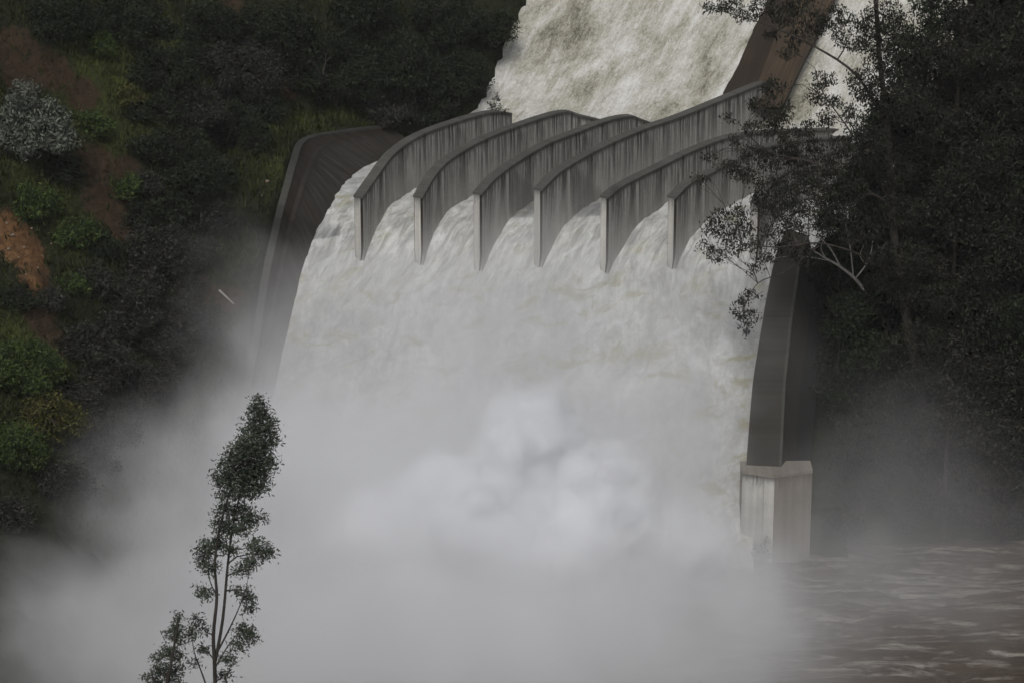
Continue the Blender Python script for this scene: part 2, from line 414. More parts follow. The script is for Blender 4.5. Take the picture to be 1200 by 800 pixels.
# ------------------------------------------------------------------ river
nxr, nyr = 260, 240
X = np.linspace(-130, 150, nxr); Y = np.linspace(-75, 24, nyr)
V = np.zeros((nyr, nxr, 3))
for j in range(nyr):
    for i in range(nxr):
        x, y = X[i], Y[j]
        foamy = math.exp(-((x-5)/30)**2-((y-2)/14)**2)
        V[j, i] = (x, y, RIVER+.28*fbm(x*.12, y*.45, 4, 4)+.25*fbm(x*.3, y*.5, 8, 3)+foamy*(1.0+1.6*fbm(x*.15, y*.15, 2, 5)))
idx = np.arange(nyr*nxr).reshape(nyr, nxr)
Q = np.stack([idx[:-1, :-1], idx[:-1, 1:], idx[1:, 1:], idx[1:, :-1]], -1).reshape(-1, 4)
o = mesh_obj("river", V.reshape(-1, 3), Q, M['river'], smooth=True)
tag(o, "muddy brown river with pale foam streaks below the spillway", kind="structure")

# ------------------------------------------------------------------ guide walls
def spline(P, n):
    P = np.array(P, float); out = []
    m = len(P)
    for k in range(m-1):
        p0, p1, p2, p3 = P[max(k-1, 0)], P[k], P[k+1], P[min(k+2, m-1)]
        for s in np.linspace(0, 1, n, endpoint=False):
            out.append(.5*((2*p1)+(-p0+p2)*s+(2*p0-5*p1+4*p2-p3)*s*s+(-p0+3*p1-3*p2+p3)*s**3))
    out.append(P[-1]); return np.array(out)
def strip_sections(name, secs, mat, parent, close=True, vs=None, us=None, caps=True):
    """secs (n, k, 3) cross-sections joined into a closed tube with its own vertices per face, uv u = length, v = metres below the top"""
    n, k, _ = secs.shape
    V = []; Fq = []; UV = []
    L = np.r_[0, np.cumsum(np.linalg.norm(np.diff(secs[:, 0], axis=0), axis=1))]
    zt = secs[:, :, 2].max(1)
    for e in range(k if close else k-1):
        b0 = len(V)
        for i in range(n):
            for q in (e, (e+1) % k):
                V.append(secs[i, q]); UV.append((L[i], zt[i]-secs[i, q, 2]))
        for i in range(n-1):
            Fq.append((b0+2*i, b0+2*i+1, b0+2*i+3, b0+2*i+2))
    if caps and close:
        for i in (0, n-1):
            b0 = len(V); c = secs[i].mean(0)
            for q in range(k):
                V.append(secs[i, q]); UV.append((L[i]+np.linalg.norm((secs[i, q]-c)[:2])*np.sign(q-1.5), zt[i]-secs[i, q, 2]))
            Fq.append(tuple(range(b0, b0+k)))
    return mesh_obj(name, V, Fq, mat, parent, uv=UV)
GW = [  # base of the near end; top left edge from near to far; extra far nose
 ((420, 303), [(415, 229), (432, 205), (452, 179), (482, 158), (523, 142), (567, 130), (592, 131)], None),
 ((490, 307), [(485, 229), (499, 205), (519, 185), (556, 163), (604, 144), (655, 129)], [(680, 134, 1.2), (705, 140, 2.4)]),
 ((559, 314), [(555, 225), (570, 208), (594, 190), (631, 168), (671, 152), (706, 139), (733, 134)], [(748, 138, 1.0), (768, 146, 2.2)]),
 ((630, 309), [(626, 220), (644, 202), (667, 187), (701, 169), (745, 150), (789, 135), (836, 116), (880, 98), (893, 95)], None),
 ((707, 316), [(704, 229), (722, 215), (762, 195), (803, 175), (850, 158), (904, 152), (998, 149)], None),
 ((787, 310), [(783, 229), (798, 214), (816, 205), (857, 184), (887, 171), (930, 163), (990, 159)], None),
 ((884, 303), [(880, 236), (893, 216), (915, 198), (955, 180), (1000, 168), (1050, 161)], None)]
GL = ["leftmost curved guide wall with a round bush at its far end", "second curved guide wall from the left, its far top dipping into the water",
      "third curved guide wall from the left, streaked and dipping at its far end", "longest curved guide wall, its bright far end reaching the brown divider",
      "fifth guide wall from the left with a pale ledge running behind the trees", "sixth guide wall from the left, partly behind gum leaves",
      "dark rightmost guide wall arching under the overhanging trees"]
THK = 1.0
for gi, (base, tops, nose) in enumerate(GW):
    b0 = hit(base[0], base[1], zwf)
    P = [atY(tops[0][0], tops[0][1], b0[1])]; Lp = 0
    for k in range(1, len(tops)):
        Lp += math.dist(tops[k-1], tops[k])
        P.append(atY(tops[k][0], tops[k][1], b0[1]+(.11 if gi != 6 else .13)*Lp))
    P = [np.array(p) for p in P]
    # keep height from jumping: smooth z
    if nose:
        for (x, y, dy) in nose: P.append(atY(x, y, P[len(tops)-1][1]+dy))
    P = spline(P, 6)
    n = len(P); T = np.gradient(P[:, :2], axis=0); T /= np.linalg.norm(T, axis=1)[:, None]
    Nn = np.stack([T[:, 1], -T[:, 0]], 1)             # to the right of the receding direction
    t = empty("guide_wall", (float(P[0, 0]), float(P[0, 1]), float(zw(P[0, 0], P[0, 1]))))
    org = np.array(t.location)
    tag(t, GL[gi], "wall", "curved concrete guide walls fanning across the spillway")
    # wall body
    capt = .2
    secs = []
    for i in range(n):
        zt = P[i, 2]-capt; zb = min(float(zw(P[i, 0], P[i, 1])), zt)-2.0
        if i == 0: zb -= .5
        l = P[i]; r = P[i].copy(); r[:2] += Nn[i]*THK
        secs.append([(l[0], l[1], zt), (r[0], r[1], zt), (r[0], r[1], zb), (l[0], l[1], zb)])
    strip_sections("wall", np.array(secs)-org, M['wall'], t)
    # coping, a little proud
    secs = []
    for i in range(n):
        l = P[i].copy(); r = P[i].copy(); l[:2] -= Nn[i]*.07; r[:2] += Nn[i]*(THK+.07)
        if i == 0: l[:2] -= T[0]*.1; r[:2] -= T[0]*.1
        zt = P[i, 2]
        secs.append([(l[0], l[1], zt), (r[0], r[1], zt), (r[0], r[1], zt-capt), (l[0], l[1], zt-capt)])
    strip_sections("coping", np.array(secs)-org, M['cap'], t)
    # nose: end pier, lit front painted brighter than the wall, dark chamfers, pointed foot
    l = P[0].copy(); f2 = np.array([*T[0], 0]); n2 = np.array([*Nn[0], 0])
    zt = P[0, 2]-capt-.01; zb = b0[2]+.1
    prof = [(0, .02), (.16, -.26), (THK-.16, -.26), (THK, .02)]
    secs = []
    for z, s in ((zt, 1), (zt-2, 1), (zb+1.2, 1), (zb+.3, .75), (zb-.6, .35), (zb-1.8, .3)):
        secs.append([(l+n2*(THK/2+(a-THK/2)*(s if s == 1 else s))+f2*(c_ if s == 1 else c_*s))*[1, 1, 0]+[0, 0, z] for a, c_ in prof])
    secs = np.array(secs)
    V = []; Fq = []; UV = []
    for e in range(4):
        k0 = len(V); e2 = (e+1) % 4
        for i in range(len(secs)):
            for q, u in ((e, e*.7), (e2, e*.7+.6)): V.append(secs[i, q]-org); UV.append((u+gi*3.1, secs[0, 0, 2]-secs[i, q, 2]))
        for i in range(len(secs)-1): Fq.append((k0+2*i, k0+2*i+1, k0+2*i+3, k0+2*i+2))
    V += [x-org for x in secs[0]]; UV += [(0, 0)]*4; Fq.append((len(V)-4, len(V)-3, len(V)-2, len(V)-1))
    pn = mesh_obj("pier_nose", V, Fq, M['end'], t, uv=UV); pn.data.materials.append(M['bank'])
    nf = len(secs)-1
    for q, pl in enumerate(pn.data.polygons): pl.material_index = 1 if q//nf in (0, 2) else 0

# ------------------------------------------------------------------ left training wall
t = empty("training_wall", tuple(LF[0])); org = LF[0].copy()
tag(t, "dark brown streaked side wall along the left edge of the spillway with a pale ledge on top", "wall")
f = spline(LF, 5); tp = spline(LT, 5); n = len(f)
T = np.gradient(tp[:, :2], axis=0); T /= np.linalg.norm(T, axis=1)[:, None]; Nn = np.stack([T[:, 1], -T[:, 0]], 1)
secs = []; low = []
for i in range(n):
    ti = tp[i]; to = ti.copy(); to[:2] -= Nn[i]*.6
    fi = f[i].copy(); fi[2] -= 1.5; fi[:2] += (f[i]-ti)[:2]*.2
    k = .20+.06*math.sin(i*.09)
    md = ti*(1-k)+fi*k; o_ = np.array([*Nn[i]*.5, 0])*min(1, (n-1-i)/8)
    secs.append([(*to[:2], ti[2]-.25), (*ti[:2], ti[2]-.25), tuple(md), tuple(fi-o_*.2), (*to[:2], fi[2]-2)])
    low.append([md-o_*.6-[0, 0, .02], md+o_, fi+o_*1.3, fi-o_*.6-[0, 0, 1]])
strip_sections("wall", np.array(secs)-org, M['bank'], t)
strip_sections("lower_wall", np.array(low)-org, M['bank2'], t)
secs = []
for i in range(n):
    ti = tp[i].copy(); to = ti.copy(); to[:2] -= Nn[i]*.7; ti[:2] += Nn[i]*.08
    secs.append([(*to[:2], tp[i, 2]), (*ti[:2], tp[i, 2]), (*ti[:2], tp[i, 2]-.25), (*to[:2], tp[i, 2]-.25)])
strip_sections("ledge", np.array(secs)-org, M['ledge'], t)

# ------------------------------------------------------------------ right chute wall
t = empty("chute_wall", tuple(RTL[0]*[1, 1, 0])); org = np.array(t.location)
tag(t, "broad dark sloping wall down the right edge of the chute above the white block", "wall")
a = spline(RTL, 5); c = spline(RTR, 5); n = len(a)
secs = []
for i in range(n):
    zb = float(zw(*a[i, :2]))-2
    secs.append([a[i], c[i], (c[i, 0]+2.6, c[i, 1]-.5, min(zb, c[i, 2]-9)), (a[i, 0], a[i, 1], zb)])
S = np.array(secs)-org
def faces(name, S, e, mat):
    n = len(S); V = []; UV = []; Fq = []
    L = np.r_[0, np.cumsum(np.linalg.norm(np.diff(S[:, 0], axis=0), axis=1))]
    for i in range(n):
        for k, q in enumerate(e):
            V.append(S[i, q]); UV.append((L[i], S[i, 0, 2]-S[i, q, 2] if k else 0.0))
    for i in range(n-1):
        for k in range(len(e)-1):
            m_ = len(e); Fq.append((i*m_+k, i*m_+k+1, (i+1)*m_+k+1, (i+1)*m_+k))
    return mesh_obj(name, V, Fq, mat, t, uv=UV)
strip_sections("wall_slab", S, M['dark'], t)
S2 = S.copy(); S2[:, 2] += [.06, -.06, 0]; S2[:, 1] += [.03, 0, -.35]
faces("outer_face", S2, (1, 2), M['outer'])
# pale arris strip
secs = []
for i in range(n):
    p = c[i]-org
    secs.append([p+[-.22, 0, .02], p+[.06, 0, .02], p+[.10, -.03, -.3], p+[-.22, 0, -.1]])
strip_sections("edge_strip", np.array(secs), M['ledge'], t)

# end block
bl = [atY(870, 551, 2.2), atY(908, 553, 1.0), atY(952, 552, 2.4)]; bl += [bl[2]+[0, 2.6, 0], bl[0]+[0, 2.6, 0]]
zt = np.mean([p[2] for p in bl])
t = empty("end_block", (float(bl[1][0]), float(bl[1][1]), RIVER))
org = np.array(t.location)
tag(t, "squat concrete block with white drip stained front at the foot of the dark chute wall", "concrete block")
# top plate a touch proud, faces below
def block_face(name, p, q, mat, uo):
    V = []; UV = []; nn = 8; L = math.dist(p[:2], q[:2])
    d = (q[:2]-p[:2])/L
    for i in range(nn+1):
        x = p[:2]+(q[:2]-p[:2])*i/nn
        for z in (zt-.3, -6): V.append((x[0]-org[0], x[1]-org[1], z-org[2])); UV.append((uo+L*i/nn, zt-.3-z))
    Fq = [(2*i, 2*i+1, 2*i+3, 2*i+2) for i in range(nn)]
    return mesh_obj(name, V, Fq, mat, t, uv=UV)
fa = block_face("front_face", bl[0], bl[1], M['white'], .4)
block_face("side_face", bl[1], bl[2], M['tan'], 5.4)
block_face("rear_face", bl[2], bl[3], M['tan'], 9.4)
block_face("back_face", bl[3], bl[4], M['tan'], 14.4); block_face("inner_face", bl[4], bl[0], M['tan'], 24.4)
cc = np.mean([p for p in bl], 0); secs = []
for z, s in ((zt-.3, 1.012), (zt, 1.012)):
    secs.append([((p-cc)*[s, s, 0]+[cc[0], cc[1], z])-org for p in bl])
secs = np.array(secs)
V = list(secs[0])+list(secs[1]); Fq = [(0, 1, 2, 3, 4), (5, 6, 7, 8, 9)]+[(i, (i+1) % 5, 5+(i+1) % 5, 5+i) for i in range(5)]
mesh_obj("top_slab", V, Fq, M['tan'], t, uv=[(v[0], v[1]+2) for v in V])

# ------------------------------------------------------------------ brown divider wall on the upper chute
DL = [(829, 126), (833, 116), (851, 80), (870, 38), (888, 2), (905, -40), (925, -90)]
DM = [(877, 126), (882, 112), (895, 80), (909, 42), (924, 5), (941, -40), (960, -90)]
DR = [(915, 126), (921, 116), (938, 80), (955, 45), (973, 10), (996, -40), (1018, -90)]
t = empty("divider_wall", tuple(hit(*DL[0], zwf))); org = np.array(t.location)
tag(t, "rusty brown concrete divider wall rising beside the upper chute", "wall")
def dlift(k): return 3.2
A = [hit(x, y, zwf, b=700) for x, y in DL]; B = [hit(x, y, lambda u, v: zwf(u, v)+3.2, b=700) for x, y in DM]; C_ = [hit(x, y, lambda u, v: zwf(u, v)+3.0, b=700) for x, y in DR]
A, B, C_ = spline(A, 4), spline(B, 4), spline(C_, 4)
S = []
for a_, b_, c_ in zip(A, B, C_):
    S.append([a_-[0, 0, .8], b_, c_, c_-[1.5, 0, 4.0], a_-[0, 0, 4]])
S = np.array(S)-org
def seam(name, S, e, mat):
    V = []; UV = []; Fq = []; n = len(S)
    L = np.r_[0, np.cumsum(np.linalg.norm(np.diff(S[:, 0], axis=0), axis=1))]
    for k in range(len(e)-1):
        b0 = len(V)
        for i in range(n):
            W = np.linalg.norm(S[i, e[k+1]]-S[i, e[k]])
            V += [S[i, e[k]], S[i, e[k+1]]]; UV += [(0+k*9, L[i]*.9+4), (W*2.4+k*9, L[i]*.9+4)]
        for i in range(n-1): Fq.append((b0+2*i, b0+2*i+1, b0+2*i+3, b0+2*i+2))
    return mesh_obj(name, V, Fq, mat, t, uv=UV)
seam("sloping_face", S, (0, 1), M['brown'])
seam("top_face", S, (1, 2), M['orange'])
seam("far_face", S, (2, 3), M['brown'])

# ------------------------------------------------------------------ vegetation
def tube(V, Fq, pts, r0, r1, k=6):
    pts = np.array(pts, float); n = len(pts); b0 = len(V)
    for i in range(n):
        d = pts[min(i+1, n-1)]-pts[max(i-1, 0)]; d = d/(np.linalg.norm(d)+1e-9)
        u = np.cross(d, [0.3, 1, .1]); u /= np.linalg.norm(u)+1e-9; v = np.cross(d, u)
        r = r0+(r1-r0)*i/(n-1)
        for j in range(k):
            a = 2*math.pi*j/k; V.append(pts[i]+(u*math.cos(a)+v*math.sin(a))*r)
    for i in range(n-1):
        for j in range(k): Fq.append((b0+i*k+j, b0+i*k+(j+1) % k, b0+(i+1)*k+(j+1) % k, b0+(i+1)*k+j))
    Fq.append(tuple(b0+(n-1)*k+j for j in range(k)))
def wob(a, b_, n, amp):
    a = np.array(a, float); b_ = np.array(b_, float); L = np.linalg.norm(b_-a)
    out = []
    for i in range(n+1):
        s = i/n; o = rng.normal(0, amp*L, 3)*(math.sin(math.pi*s))
        sag = np.array([0, 0, .10*L*math.sin(math.pi*s)])
        out.append(a+(b_-a)*s+o+sag)
    return out
def leaf_cloud(blobs, dens, size, droop=.4, clus=.35, aspect=.36):
    """blobs rows: x y z rx ry rz ; dens leaves per m^2 of shell; returns V,Q,tint"""
    C = []; Tn = []
    for (x, y, z, rx, ry, rz) in blobs:
        area = 4*((rx*ry)**1.6/3+(rx*rz)**1.6/3+(ry*rz)**1.6/3)**(1/1.6)*math.pi
        n = max(12, int(area*dens)); nc = max(4, int(n/9))
        u = rng.normal(0, 1, (nc, 3)); u /= np.linalg.norm(u, axis=1)[:, None]
        rad = rng.uniform(.35, 1.08, (nc, 1))**.6
        cc_ = u*rad*[rx, ry, rz]+[x, y, z]
        tt = np.clip(.5+rng.normal(0, .32, nc), 0, 1)
        pick = rng.integers(0, nc, n)
        C.append(cc_[pick]+rng.normal(0, clus, (n, 3))*np.array([1, 1, .7])); Tn.append(np.clip(tt[pick]+rng.normal(0, .28, n), 0, 1))
    C = np.concatenate(C); Tn = np.concatenate(Tn); n = len(C)
    a = rng.uniform(0, 2*np.pi, n); e = rng.normal(-droop, .6, n)
    D = np.stack([np.cos(a)*np.cos(e), np.sin(a)*np.cos(e), np.sin(e)], 1)
    W = np.cross(D, rng.normal(0, 1, (n, 3))); W /= np.linalg.norm(W, axis=1)[:, None]+1e-9
    s = size*rng.uniform(.6, 1.35, (n, 1))
    V = np.stack([C-D*s*.5, C+W*s*aspect*.5, C+D*s*.5, C-W*s*aspect*.5], 1).reshape(-1, 3)
    return V, np.arange(n*4).reshape(n, 4), np.repeat(Tn, 4)
def make_tree(name, org, stems, blobs, leafm, barkm, label, cat, group=None, dens=22, size=.3, r=.25, droop=.4, clus=.35, twig=.05, aspect=.36, twigs=True):
    """stems: list of (pts world, r0, r1); blobs world"""
    org = np.array(org, float)
    t = empty(name, tuple(org)); tag(t, label, cat, group)
    V = []; Fq = []; pts = []
    for s, r0, r1 in stems:
        sp = spline(s, 4); tube(V, Fq, sp-org, r0, r1, 7); pts += [(p, r0+(r1-r0)*i/len(sp)) for i, p in enumerate(sp)]
    PP = np.array([p for p, _ in pts]); PR = np.array([q for _, q in pts])
    if twigs:
        for b_ in blobs:
            c_ = np.array(b_[:3]); low = PP[:, 2] < c_[2]+.3*b_[5]
            dd = np.linalg.norm(PP-c_, axis=1)+np.where(low, 0, 6)+np.abs(PP[:, 2]-(c_[2]-1.2))*.3
            k = int(dd.argmin()); br = wob(PP[k], c_, 4, .06)
            tube(V, Fq, np.array(br)-org, min(PR[k]*.7, twig*2.2), twig*.5, 5)
            for _ in range(5):
                u = rng.normal(0, 1, 3); u /= np.linalg.norm(u)
                e_ = c_+u*np.array(b_[3:])*.85
                tube(V, Fq, np.array(wob(br[rng.integers(2, 5)], e_, 3, .08))-org, twig*.5, twig*.18, 4)
    tr = mesh_obj("trunk", V, Fq, barkm, t, smooth=True)
    LV, LQ, LT_ = leaf_cloud(blobs, dens, size, droop, clus, aspect)
    cr = mesh_obj("crown", LV-org, LQ, leafm, t, attrs={"tint": LT_})
    return t
def pblob(px, py, rx, ry, Y, jit=.6, depth=.9):
    Y = Y+rng.normal(0, jit); p = atY(px, py, Y); k = np.linalg.norm(p-[CX, CY, CZ])/F
    return (*p, rx*k, (rx+ry)/2*k*depth, ry*k)

# --- slender foreground gum and its small neighbour
Yf = -87
def fp(x, y, d=0): return atY(x, y, Yf+d)
base = fp(252, 900); base[2] = terrn(base[0], base[1])-.3
stems = [([base, fp(252, 800), fp(250, 745), fp(254, 700), fp(252, 655), fp(262, 600), fp(282, 545), fp(296, 510), fp(306, 470)], .15, .022),
         ([fp(252, 775), fp(261, 725, .5), fp(267, 660, .8), fp(274, 610, .6), fp(287, 560, .5), fp(300, 530, .4)], .12, .02),
         ([fp(254, 765), fp(268, 738, -.5), fp(280, 712, -.8), fp(288, 690, -.8)], .07, .02),
         ([fp(250, 830), fp(238, 792, .5), fp(228, 765, .6), fp(224, 738, .6)], .07, .02),
         ([fp(253, 780), fp(268, 755, .6), fp(282, 738, .8)], .06, .02),
         ([fp(255, 700), fp(246, 680, .4), fp(242, 655, .4)], .05, .02)]
FB = [(304, 470, 5, 8), (303, 482, 9, 9), (306, 496, 14, 12), (293, 503, 9, 8), (312, 512, 13, 12), (292, 520, 14, 13), (278, 530, 12, 11), (304, 532, 16, 14), (268, 543, 10, 9), (288, 545, 16, 12),
      (262, 560, 10, 8), (278, 563, 16, 11), (300, 558, 13, 12), (315, 545, 8, 10), (290, 575, 14, 9), (308, 570, 8, 6), (268, 580, 10, 6), (265, 598, 13, 10), (283, 600, 15, 10), (258, 612, 10, 8), (298, 610, 10, 6), (308, 606, 5, 4),
      (270, 618, 15, 9), (287, 620, 9, 7), (245, 640, 12, 9), (258, 635, 10, 9), (238, 652, 9, 9), (246, 663, 11, 8), (302, 640, 12, 10), (312, 648, 9, 10), (296, 658, 12, 8), (284, 668, 9, 7), (272, 645, 8, 8),
      (242, 697, 8, 6), (236, 690, 5, 6), (288, 698, 8, 11), (292, 712, 6, 6), (278, 690, 6, 5), (288, 740, 12, 10), (280, 755, 10, 7), (296, 748, 6, 6), (230, 728, 9, 6), (224, 742, 6, 8), (238, 762, 7, 7), (228, 778, 6, 5), (268, 772, 9, 7), (262, 790, 8, 6), (240, 740, 4, 5)]
blobs = [pblob(q[0], q[1], q[2]*(1.08 if q[1] < 590 else .92), q[3]*(1.08 if q[1] < 590 else .85), Yf+.3, .35) for q in FB]
make_tree("gum_tree", base, stems, blobs, M['l_front'], M['bark'], "tall slender gum tree standing alone in front of the mist", "tree", dens=120, size=.25, clus=.25, twig=.03)
base = fp(192, 900); base[2] = terrn(base[0], base[1])-.3
stems = [([base, fp(196, 820), fp(200, 780), fp(206, 745), fp(208, 724)], .18, .03), ([fp(194, 830), fp(182, 800), fp(176, 785)], .08, .02)]
FB = [(208, 722, 5, 6), (206, 735, 9, 8), (200, 745, 10, 8), (212, 750, 7, 8), (196, 762, 12, 9), (208, 768, 10, 9), (186, 770, 8, 6), (190, 783, 13, 9), (204, 787, 14, 10), (178, 795, 10, 8), (195, 805, 18, 10), (212, 805, 10, 9), (185, 820, 16, 10), (205, 825, 16, 10)]
make_tree("gum_tree", base, stems, [pblob(q[0], q[1], q[2]*.8, q[3]*.9, Yf+1, .35) for q in FB], M['l_front'], M['bark'], "short young gum tree left of the tall slender one at the bottom edge", "tree", dens=90, size=.25, clus=.18, twig=.03)

# --- generic shrub: blobs over a dome on the ground
def shrub(px, py, rpx, leafm, label, cat="shrub", name="shrub", asp=.85, group=None, dens=16, size=.26, nb=None, base_dy=.75, Yoff=0, clus=.32):
    g_ = hit(px, py+rpx*asp*base_dy, terrn)
    k = np.linalg.norm(g_-[CX, CY, CZ])/F; r = rpx*k
    nb = nb or int(min(34, 10+r*4)); blobs = []
    c_ = g_+np.array([0, 0, r*asp*.55])
    for _ in range(nb):
        u = rng.normal(0, 1, 3); u /= np.linalg.norm(u); u[2] = abs(u[2])*1.2-.35
        rr = r*rng.uniform(.17, .33)
        blobs.append((*(c_+u*np.array([r*.68, r*.6, r*asp*.72])), rr, rr, rr*.8))
    blobs.append((*(c_-[0, 0, .1*r]), r*.6, r*.55, r*asp*.45))
    stems = [([g_-[0, 0, .5], g_+[rng.normal(0, .1)*r, 0, r*.25], c_+rng.normal(0, .25, 3)*r], .05*r+.04, .03) for _ in range(3)]
    return make_tree(name, g_, stems, blobs, leafm, M['bark'], label, cat, group, dens=dens, size=size, clus=clus)
D, G_, GY, OL, SCR = M['l_dark'], M['l_green'], M['l_grey'], M['l_olive'], M['l_scrub']
LGRP = "dark trees and shrubs on the left valley side"
LS = [
 (35, 135, 62, GY, "silvery grey green tree at the left edge above the red earth", "tree", 1.0),
 (70, 15, 50, D, "dark bush at the top left corner above the bare red cut", "shrub", .8),
 (160, 20, 52, D, "large dark bush at the top edge beside the light green strip", "shrub", .9),
 (190, 75, 46, D, "rounded dark bush right of the light green grass strip", "shrub", .9),
 (245, 25, 42, D, "dark bush at the top edge left of the small bare earth patch", "shrub", .8),
 (225, 120, 44, SCR, "dull grey green bush in the middle of the left slope", "shrub", .8),
 (290, 80, 50, SCR, "broad dull bush on the slope under the bare earth patch", "shrub", .9),
 (275, 140, 45, D, "dark bush beside the open grass on the left slope", "shrub", .9),
 (230, 195, 48, D, "very dark low bush beside the grass slope left of the side wall", "shrub", .9),
 (180, 165, 36, D, "dark bush between the light green strip and the grass slope", "shrub", .9),
 (110, 145, 26, G_, "green bush on the light green strip right of the silvery tree", "shrub", .8),
 (150, 215, 28, G_, "green bush at the lower end of the light green strip", "shrub", .7),
 (150, 110, 20, OL, "small yellow green bush in the light green strip", "shrub", .8),
 (120, 50, 24, G_, "small light green bush high on the left slope", "shrub", .8),
 (40, 235, 36, G_, "green bush under the silvery tree", "shrub", .8),
 (90, 270, 32, G_, "green bush right of the pale stony earth", "shrub", .8),
 (20, 345, 26, D, "dark bush left of the reddish gully at the left edge", "shrub", .8),
 (110, 320, 26, SCR, "scrubby bush right of the reddish gully", "shrub", .8),
 (185, 285, 46, SCR, "grey scrub below the dark bushes on the left slope", "shrub", .9),
 (150, 350, 50, SCR, "wide grey brown scrub halfway down the left bank", "shrub", .9),
 (215, 370, 44, SCR, "grey scrub left of the fallen pale log", "shrub", .8),
 (125, 425, 44, SCR, "grey scrub fading into the edge of the mist", "shrub", .9),
 (185, 440, 42, SCR, "hazy scrub at the edge of the mist left of the spillway", "shrub", .8),
 (130, 500, 44, SCR, "hazy scrub low on the left bank in the mist", "shrub", .8),
 (25, 420, 52, G_, "fresh green bush at the left edge in the middle of the picture", "shrub", .9),
 (60, 485, 46, OL, "yellow flowered olive bush near the left edge", "shrub", .9),
 (15, 520, 44, G_, "green bush below the fresh green one at the left edge", "shrub", .9),
 (75, 560, 40, SCR, "misty scrub at the lower left of the bank", "shrub", .8),
 (15, 600, 36, SCR, "lowest misty scrub at the left edge", "shrub", .8),
 (205, 240, 34, D, "dark low bush under the very dark one left of the grass slope", "shrub", .8),
 (255, 70, 34, SCR, "dull bush squeezed between two dark bushes high on the slope", "shrub", .9),
 (300, 25, 34, D, "dark bush at the top edge right of the small bare earth patch", "shrub", .9),
 (310, 120, 30, D, "dark bush at the right end of the dull bushes by the open grass", "shrub", .9),
 (195, 120, 30, D, "dark bush along the right side of the light green strip", "shrub", .9),
 (85, 330, 22, G_, "little green bush beside the reddish gully", "shrub", .8),
 (245, 250, 34, SCR, "dull scrub at the foot of the grass slope left of the side wall", "shrub", .8),
 (340, 40, 52, D, "tall dark tree at the top edge above the grass slope", "tree", 1.0),
 (395, 75, 62, D, "largest dark evergreen tree above the side wall corner", "tree", 1.0),
 (430, 15, 55, D, "dark evergreen tree at the top edge behind the largest one", "tree", 1.0),
 (470, 70, 55, D, "dark evergreen tree between the largest tree and the white chute", "tree", 1.0),
 (520, 20, 55, D, "dark tree at the top edge left of the white chute", "tree", 1.0),
 (535, 85, 46, D, "dark tree beside the left edge of the upper chute", "tree", 1.0),
 (575, 25, 34, D, "small dark tree touching the top of the white chute edge", "tree", 1.0),
 (455, 120, 38, SCR, "dull shrub overhanging the far end of the dark side wall", "shrub", .8),
 (505, 125, 32, D, "dark shrub behind the leftmost guide wall", "shrub", .8),
]
for (x, y, r_, mt, lab, cat, asp) in LS:
    fine = mt is GY
    shrub(x, y, r_, mt, lab, cat, {"tree": "broadleaf_tree"}.get(cat, "shrub"), asp, None, dens=26 if not fine else 26, size=.36 if not fine else .42, nb=None if not fine else 22)
FILL = [(205, 300, 30), (165, 320, 32), (225, 330, 28), (130, 380, 34), (190, 400, 34), (165, 475, 34), (95, 460, 30), (110, 535, 34), (235, 290, 26), (255, 200, 28), (160, 250, 26),
        (215, 160, 30), (265, 100, 28), (320, 70, 30), (130, 15, 28), (225, 60, 26), (165, 130, 22), (245, 150, 26), (300, 165, 22), (75, 200, 22), (120, 285, 26), (95, 395, 30), (175, 215, 26), (60, 350, 20), (215, 430, 28), (290, 55, 26)]
for i_, (x, y, r_) in enumerate(FILL):
    shrub(x, y, r_*rng.uniform(.9, 1.15), SCR if i_ < 9 or i_ > 20 else D, "small dark bush filling the gaps in the tangled brush of the left slope", "shrub", "shrub", rng.uniform(.6, .95), "small bushes tangled in the brush of the left slope", dens=24, size=.34)
# small bush on the far end of the leftmost guide wall
e0 = atY(581, 128, 53.6); e0[2] -= .4
make_tree("shrub", e0-[0, 0, .6], [([e0-[0, 0, 1.0], e0, e0+[0, 0, .8]], .06, .02)], [pblob(580, 122, 10, 8, 53.6, .2), pblob(575, 130, 7, 6, 53.2, .2), pblob(587, 131, 7, 6, 53.4, .2), pblob(583, 114, 5, 5, 53.6, .2)],
          D, M['bark'], "small round bush growing at the far end of the leftmost guide wall", "shrub", dens=24, size=.24, clus=.15)

# --- right bank: hanging gum in front of the walls
EU = M['l_euc']
Yr = 8
def rp_(x, y, d=0): return atY(x, y, Yr+d)
base = hit(1085, 560, terrn)
Yr = base[1]-3
base[2] -= 1
stems = [([base, rp_(1080, 470), rp_(1068, 400), rp_(1055, 330), rp_(1045, 240), rp_(1040, 150), rp_(1030, 60), rp_(1025, -30)], .65, .18),
         ([rp_(1055, 330), rp_(1010, 300, -2), rp_(960, 285, -3), rp_(910, 290, -4), rp_(870, 285, -4)], .14, .04),
         ([rp_(960, 288, -3), rp_(920, 318, -4), rp_(888, 332, -4), rp_(872, 360, -4)], .07, .03),
         ([rp_(1045, 240), rp_(1000, 215, -2), rp_(950, 190, -3), rp_(900, 178, -3), rp_(870, 150, -3)], .14, .04),
         ([rp_(1040, 150), rp_(1005, 90, -1), rp_(955, 55, -2), rp_(900, 30, -3), rp_(848, 14, -3)], .16, .04),
         ([rp_(1045, 240), rp_(1000, 160, -2), rp_(965, 110, -3), rp_(955, 80, -3)], .10, .03)]
